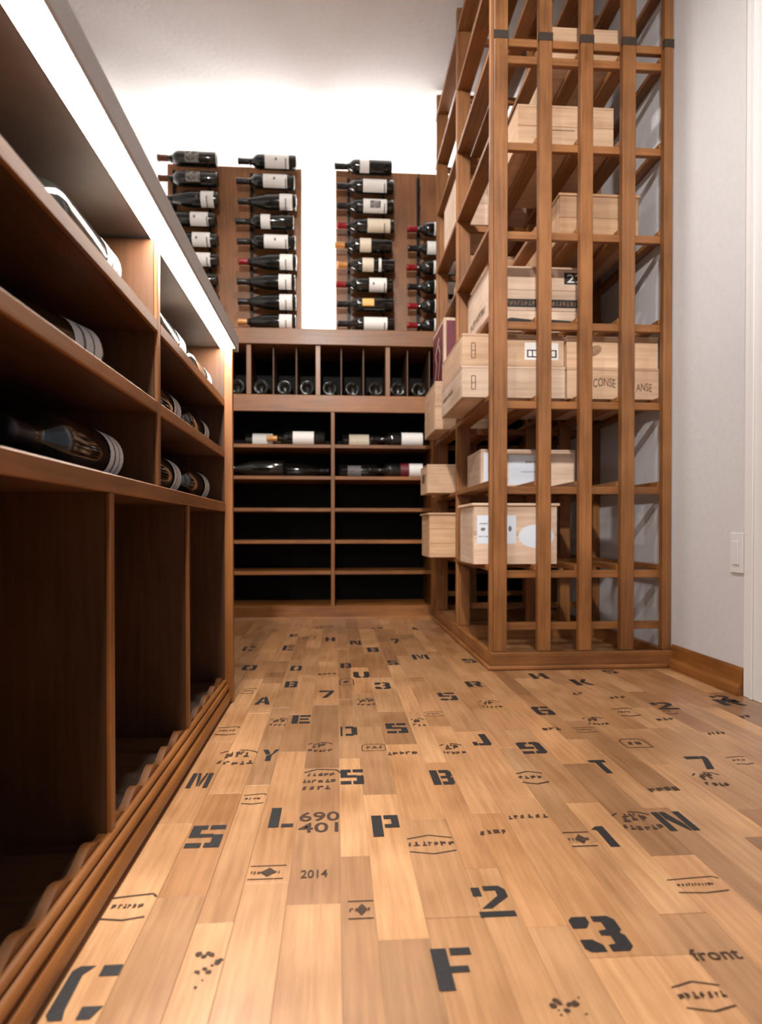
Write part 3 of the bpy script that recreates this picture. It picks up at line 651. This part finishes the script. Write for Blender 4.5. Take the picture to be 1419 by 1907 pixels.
# ------------------------------------------------------------------ crate rack on the right
rk = thing('crate_rack', 'tall open rack of stained wood posts and slats holding wine crates', 'rack', (0.8, 2.6, 0))
FY = [2.06, 2.64, 3.17]; TOP = 2.60
PX = [(0.510, 0.555), (0.658, 0.701), (0.796, 0.838), (0.937, 0.981), (1.078, 1.107)]
LV = [0.146, 0.318, 0.596, 0.877, 1.137, 1.432, 1.722, 2.004, 2.262, 2.50]
for fi, y in enumerate(FY):
    for pi, (a, b_) in enumerate(PX):
        p = board('post', 'rackZ', rk, a, b_, y, y+0.028, 0.055, TOP, c=0.002)
        if fi == 0: board('splice_band', 'splice', p, a-0.0015, b_+0.0015, y-0.0015, y+0.012, 2.036, 2.062, c=0)
        if pi == 0: board('edge_strip', 'rackZ', p, a-0.012, a-0.0005, y+0.004, y+0.024, 0.055, TOP, c=0.001)
    for z in LV:
        board('cross_rail', 'rackX', rk, 0.512, 1.106, y+0.0285, y+0.048, z-0.025, z)
    if fi == 0: board('cross_rail', 'rackX', rk, 0.512, 1.106, y+0.0285, y+0.048, 2.034, 2.060)
for li, z in enumerate(LV[1:]):
    for a, b_ in PX:
        board('slat', 'rackY', rk, a-0.004 if a > 0.52 else 0.4995, b_+0.003 if b_ < 1.1 else 1.107, FY[0]+0.0285, 2.69 if (li == 3 and a < 0.52) else 3.235, z+0.0004, z+0.018)
board('base_board', 'rackX', rk, 0.498, 1.107, 2.042, 2.0595, 0.0, 0.055, c=0.002); board('base_board', 'rackY', rk, 0.498, 0.516, 2.0595, 3.262, 0.0, 0.055, c=0.002)
board('base_board', 'rackY', rk, 1.085, 1.107, 2.0595, 3.262, 0.0, 0.055, c=0.002)
board('shoe_moulding', 'rackX', rk, 0.486, 1.084, 2.030, 2.0415, 0.0, 0.014, c=0.004); board('shoe_moulding', 'rackY', rk, 0.486, 0.4975, 2.0415, 3.255, 0.0, 0.014, c=0.004)
for y in FY[1:]: board('base_cross_board', 'rackX', rk, 0.5165, 1.0845, y+0.003, y+0.02, 0.0, 0.055)

# ---- crates
def crate(label, x0, x1, y0, y1, z0, h, tint=(1,1,1), lid=0.0, front_boards=2, group='pine wine crates on the rack'):
    """pine case: end boards, long sides, bottom, lid; front = the face toward the camera (-y), left = -x"""
    z0 += 0.0006
    t = thing('wine_crate', label, 'crate', ((x0+x1)/2, (y0+y1)/2, z0), group)
    th = 0.012; zt = z0 + h
    lt = 0.009
    body_top = zt - lt
    n = front_boards; hh = (body_top - z0) / n
    for k in range(n):
        k_ = random.uniform(0.92, 1.06); cc = tuple(c * k_ for c in tint)
        board('front_board', 'pineX', t, x0+0.001, x1-0.001, y0, y0+th, z0 + k*hh + 0.0004, z0 + (k+1)*hh - 0.0004, c=0.001, color=cc)
        board('back_board', 'pineX', t, x0+0.001, x1-0.001, y1-th, y1, z0 + k*hh + 0.0004, z0 + (k+1)*hh - 0.0004, c=0.001, color=cc)
    for xx0, xx1 in ((x0, x0+th), (x1-th, x1)):
        board('end_board', 'pineY', t, xx0, xx1, y0+th+0.0005, y1-th-0.0005, z0, body_top-0.0004, c=0.001, color=tuple(c * 1.02 for c in tint))
    board('bottom_board', 'pineX', t, x0+th+0.0005, x1-th-0.0005, y0+th+0.0005, y1-th-0.0005, z0, z0+0.008, c=0, color=tint)
    board('lid', 'pineX', t, x0-lid, x1+lid, y0-lid, y1+lid, body_top, zt, c=0.0015, color=tuple(c * 1.04 for c in tint))
    return t
def on_front(t, y0): return FlatMark((0, y0, 0), (1,0,0), (0,0,1), (0,-1,0))
def on_left(x0): return FlatMark((x0, 0, 0), (0,-1,0), (0,0,1), (-1,0,0))
SL = 0.018
def lv(i): return LV[i] + SL
WHT = (1.0, 1.0, 1.02); TAN = (0.95, 0.86, 0.76); HON = (0.92, 0.78, 0.62)
# A: top crate
t = crate('pale crate high on the rack behind the bare upper slats', 0.605, 0.935, 2.125, 2.55, lv(6), 0.132, TAN)
fm = on_front(t, 2.1249); fm.stroke([(0.70, 1.79), (0.80, 1.79)], 0.003); part('brand_mark', fm.mb, 'cratemark', t)
# U: crate on the shelf above, seen from beneath
t = crate('crate on the highest loaded shelf, seen mostly from beneath', 0.745, 0.985, 2.20, 2.62, lv(7), 0.17, TAN)
# B: crate with the shade of the shelf above put into its tint
t = crate('shade-darkened brown crate under the top pale crate, at rack right', 0.765, 1.045, 2.17, 2.62, lv(5), 0.155, (0.80, 0.66, 0.52), lid=0.004)
# C: the '22' crate
t = crate('crate stencilled 22 with black lettered bands, at rack middle height', 0.540, 0.905, 2.255, 2.625, lv(4), 0.232, WHT, front_boards=3)
zc = lv(4); fm = on_front(t, 2.2549)
fm.rect(0.812, zc+0.172, 0.893, zc+0.214); part('number_plate', fm.mb, 'ink', t)
fm = on_front(t, 2.2549); put_text(fm, '22', 0.822, zc+0.178, 0.056, 0.030, lift=0.0009); part('number', fm.mb, 'label_white', t)
fm = on_front(t, 2.2549); fm.rect(0.552, zc+0.088, 0.888, zc+0.117); part('black_band', fm.mb, 'ink', t); fm = on_front(t, 2.2549); fm.poly([(0.552, zc+0.028), (0.62, zc+0.050), (0.70, zc+0.044), (0.76, zc+0.046), (0.89, zc+0.040), (0.89, zc+0.020), (0.552, zc+0.018)]); part('black_band', fm.mb, 'ink', t)
fm = on_front(t, 2.2549); fm.blobs(0.60, 0.71, zc+0.094, 0.017, rb, lift=0.0009); fm.blobs(0.74, 0.878, zc+0.094, 0.017, rb, lift=0.0009); part('worn_lettering', fm.mb, 'cratemark', t)
fm = on_left(0.5399); fm.blobs(-2.56, -2.30, zc+0.085, 0.030, rb); part('brand_mark', fm.mb, 'cratemark', t); fm = on_left(0.5399); fm.blobs(-2.58, -2.36, zc+0.040, 0.024, rb); part('brand_mark', fm.mb, 'cratemark', t)
# D: stack of two flat crates overhanging the aisle
z = lv(3)
tD = crate('lower of two flat crates stacked overhanging the aisle', 0.420, 0.774, 2.135, 2.55, z, 0.107, WHT, front_boards=1)
fm = on_front(tD, 2.1349); fm.stroke([(0.453, z+.028), (0.453, z+.073), (0.466, z+.073), (0.466, z+.028), (0.453, z+.028)], 0.003); fm.stroke([(0.453, z+.05), (0.466, z+.05)], 0.003); part('brand_mark', fm.mb, 'cratemark', tD)
tD2 = crate('upper of two flat crates overhanging the aisle, with white boxed-print label', 0.421, 0.771, 2.137, 2.55, z+0.1075, 0.107, TAN, front_boards=1)
fm = on_front(tD2, 2.1369); fm.rect(0.634, z+0.130, 0.750, z+0.188, 0.0006); part('paper_label', fm.mb, 'label_white', tD2)
fm = on_front(tD2, 2.1369); fm.rect(0.642, z+0.138, 0.744, z+0.164, 0.001); part('label_frame', fm.mb, 'ink', tD2)
fm = on_front(tD2, 2.1369)
for k in range(6): fm.rect(0.6465 + k*0.0160, z+0.1420, 0.6585 + k*0.0160, z+0.1600, 0.0016)
part('label_print', fm.mb, 'label_white', tD2)
fm = on_front(tD2, 2.1369); fm.stroke([(0.453, z+.133), (0.453, z+.183), (0.466, z+.183), (0.466, z+.133), (0.453, z+.133)], 0.003); fm.stroke([(0.453, z+.158), (0.466, z+.158)], 0.003); part('brand_mark', fm.mb, 'cratemark', tD2)
fm = on_left(0.4199); fm.blobs(-2.50, -2.30, z+0.05, 0.016, rb); part('brand_mark', fm.mb, 'cratemark', tD)
# E: stack beside it
tE = crate('flat crate printed with curved lettering, lower right of the stacked pairs', 0.779, 1.103, 2.135, 2.55, z, 0.107, TAN, front_boards=1)
fm = on_front(tE, 2.1349); put_text(fm, 'CONSE', 0.870, z+0.038, 0.078, 0.030, bow=0.006); part('brand_lettering', fm.mb, 'cratemark', tE)
fm = on_front(tE, 2.1349); put_text(fm, 'ANSE', 1.020, z+0.026, 0.056, 0.028, bow=0.004); part('brand_lettering', fm.mb, 'cratemark', tE)
tE2 = crate('plain knotty flat crate resting on the curved-lettering crate', 0.779, 1.101, 2.140, 2.55, z+0.1075, 0.107, TAN, front_boards=1)
fm = on_front(tE2, 2.1399); fm.poly([(0.876 + 0.026*math.cos(k*.52), z+0.165 + 0.018*math.sin(k*.52) + 0.008*math.cos(k*.52)) for k in range(12)]); part('knot', fm.mb, 'knot', tE2)
# F
t = crate('white-sided low crate on the shelf below the stacked pairs', 0.537, 0.897, 2.365, 2.615, lv(2), 0.138, WHT, front_boards=1)
z = lv(2); fm = on_front(t, 2.3649); fm.rect(0.548, z+0.012, 0.578, z+0.126); part('paper_label', fm.mb, 'paper_blue', t); fm = on_front(t, 2.3649); fm.rect(0.642, z+0.006, 0.74, z+0.118); part('paper_label', fm.mb, 'paper_blue', t)
fm = on_front(t, 2.3649); fm.blobs(0.705, 0.755, z+0.088, 0.007, rb, lift=0.0008); fm.stroke([(0.69, z+.055), (0.80, z+.055)], 0.0015, 0.0008); part('print', fm.mb, 'cratemark', t)
# G
t = crate('crate with overhanging lid and pale blue labels on the lowest loaded shelf', 0.459, 0.744, 2.125, 2.365, lv(1), 0.205, WHT, lid=0.007)
z = lv(1); fm = on_front(t, 2.1249); fm.rect(0.470, z+0.070, 0.512, z+0.165); part('paper_label', fm.mb, 'paper_blue', t); fm = on_front(t, 2.1249); fm.rect(0.556, z+0.070, 0.602, z+0.165); part('paper_label', fm.mb, 'paper_blue', t)
fm = on_front(t, 2.1249)
fm.poly([(0.672 + 0.062*math.cos(k*.393), z+0.095 + 0.040*math.sin(k*.393)) for k in range(16)]); part('oval_sticker', fm.mb, 'paper_blue', t)
fm = on_front(t, 2.1249); fm.poly([(0.490 + .009*math.cos(k), z+.118 + .006*math.sin(k)) for k in range(6)], .0008); fm.blobs(0.478, 0.506, z+.134, .006, rb, lift=.0008); fm.blobs(0.476, 0.508, z+.092, .004, rb, lift=.0008); fm.poly([(0.582 + .006*math.cos(k), z+.12 + .010*math.sin(k)) for k in range(6)], .0008); part('print', fm.mb, 'label_grey', t)
# second bay
t = crate('pale crate jutting past the second post on the low middle shelf', 0.398, 0.72, 2.80, 3.02, lv(2), 0.125, TAN, front_boards=1, lid=0.0)
fm = on_left(0.3979); fm.rect(-2.96, lv(2)+.05, -2.88, lv(2)+.09); part('brand_mark', fm.mb, 'cratemark', t)
t = crate('honey-coloured lidded crate jutting past the second post, lowest shelf', 0.392, 0.70, 2.69, 2.93, lv(1), 0.188, HON, lid=0.007, front_boards=3)
tJ = crate('tan crate behind the overhanging flat pair, farther along the rack', 0.436, 0.76, 2.82, 3.155, lv(3), 0.212, TAN, front_boards=2)
t = thing('gift_case', 'slim maroon case with pale edges standing on the tan crate', 'case', (0.515, 2.99, lv(3)+0.213))
z = lv(3) + 0.2128
board('pale_case', 'pineZ', t, 0.478, 0.548, 2.84, 3.15, z, z+0.288, c=0.002, color=WHT)
board('front_panel', 'maroon', t, 0.489, 0.538, 2.8375, 2.8398, z+0.014, z+0.274, c=0)
board('side_panel', 'maroon', t, 0.4755, 0.4778, 2.862, 3.13, z+0.018, z+0.268, c=0)
fm = on_left(0.4753); fm.stroke([(-3.08, z+.05), (-3.02, z+.12), (-3.06, z+.17), (-2.95, z+.23)], .012); fm.stroke([(-2.98, z+.04), (-2.92, z+.15), (-2.97, z+.2)], .01); part('pale_scroll', fm.mb, 'label_cream', t)
t = crate('pale crate high in the far bay, seen between two posts', 0.503, 0.83, 2.70, 2.985, lv(6), 0.19, WHT)
t = crate('crate in the far bay one shelf under the high pale crate', 0.57, 0.90, 2.72, 3.10, lv(5), 0.17, (0.85, 0.7, 0.56))

# ------------------------------------------------------------------ switch on the right wall
t = thing('wall_switch', 'white rocker switch plate low on the right wall', 'switch', (XR, 1.708, 0.385))
board('cover_plate', 'plastic', t, XR-0.006, XR-0.0002, 1.680, 1.738, 0.332, 0.444, c=0.002)
board('rocker', 'plastic', t, XR-0.0095, XR-0.006, 1.695, 1.723, 0.355, 0.421, c=0.0015)

# ------------------------------------------------------------------ recessed ceiling lamps (out of the picture, above the aisle)
for k, (x, y) in enumerate(((-0.08, 2.15), (-0.18, 1.0), (-0.18, -0.2))):
    t = thing('ceiling_downlight', 'round recessed downlight in the ceiling, %s along the aisle' % ['farthest', 'middle', 'nearest'][k], 'light', (x, y, ZC))
    ring = MB().lathe([(0.040, ZC-0.0005), (0.055, ZC-0.0005), (0.056, ZC-0.004), (0.052, ZC-0.007), (0.040, ZC-0.006)], 24); ring.v = [(a+x, b_+y, c) for a, b_, c in ring.v]
    part('trim_ring', ring, 'trimwhite', t)
    lens = [(x + 0.040*math.cos(2*math.pi*i/20), y + 0.040*math.sin(2*math.pi*i/20), ZC-0.008) for i in range(20)]
    part('lens', MB().raw(lens, [tuple(reversed(range(20)))]), 'lamp', t)
    ld = bpy.data.lights.new('downlight', 'SPOT'); ld.energy = DOWNLIGHT; ld.color = WARM; ld.spot_size = R(150); ld.spot_blend = 0.6; ld.shadow_soft_size = 0.04
    lo = bpy.data.objects.new('downlight_bulb', ld); C.objects.link(lo); lo.parent = t; lo.location = (0, 0, -0.012)

# fill spot added unseen behind the camera to brighten rack and back wall
sp = thing('added_fill_spot', 'added fill spotlight under the ceiling, unseen, aimed at the rack', 'light', (-0.2, -0.9, ZC))
px_, py_, pz_ = -0.2, -0.9, ZC - 0.16; aim = (Vector((0.45, 2.9, 1.25)) - Vector((px_, py_, pz_))).normalized()
board('mount', 'trimwhite', sp, px_-0.03, px_+0.03, py_-0.06, py_+0.06, ZC-0.02, ZC-0.0005)
part('stem', MB().tube([(px_, py_, ZC-0.02), (px_, py_, pz_)], 0.006, 8), 'trimwhite', sp)
can = Vector((px_, py_, pz_)); part('lamp_can', MB().tube([can - aim*0.05, can - aim*0.02, can + aim*0.055], 0.034, 16), 'trimwhite', sp)
ld = bpy.data.lights.new('fill_spot', 'SPOT'); ld.energy = FILL_SPOT; ld.color = WARM; ld.spot_size = R(52); ld.spot_blend = 0.8; ld.shadow_soft_size = 0.05
lo = bpy.data.objects.new('fill_bulb', ld); C.objects.link(lo); lo.parent = sp; lo.location = (can + aim*0.058) - Vector((-0.2, -0.9, ZC)); lo.rotation_euler = aim.to_track_quat('-Z', 'Y').to_euler()
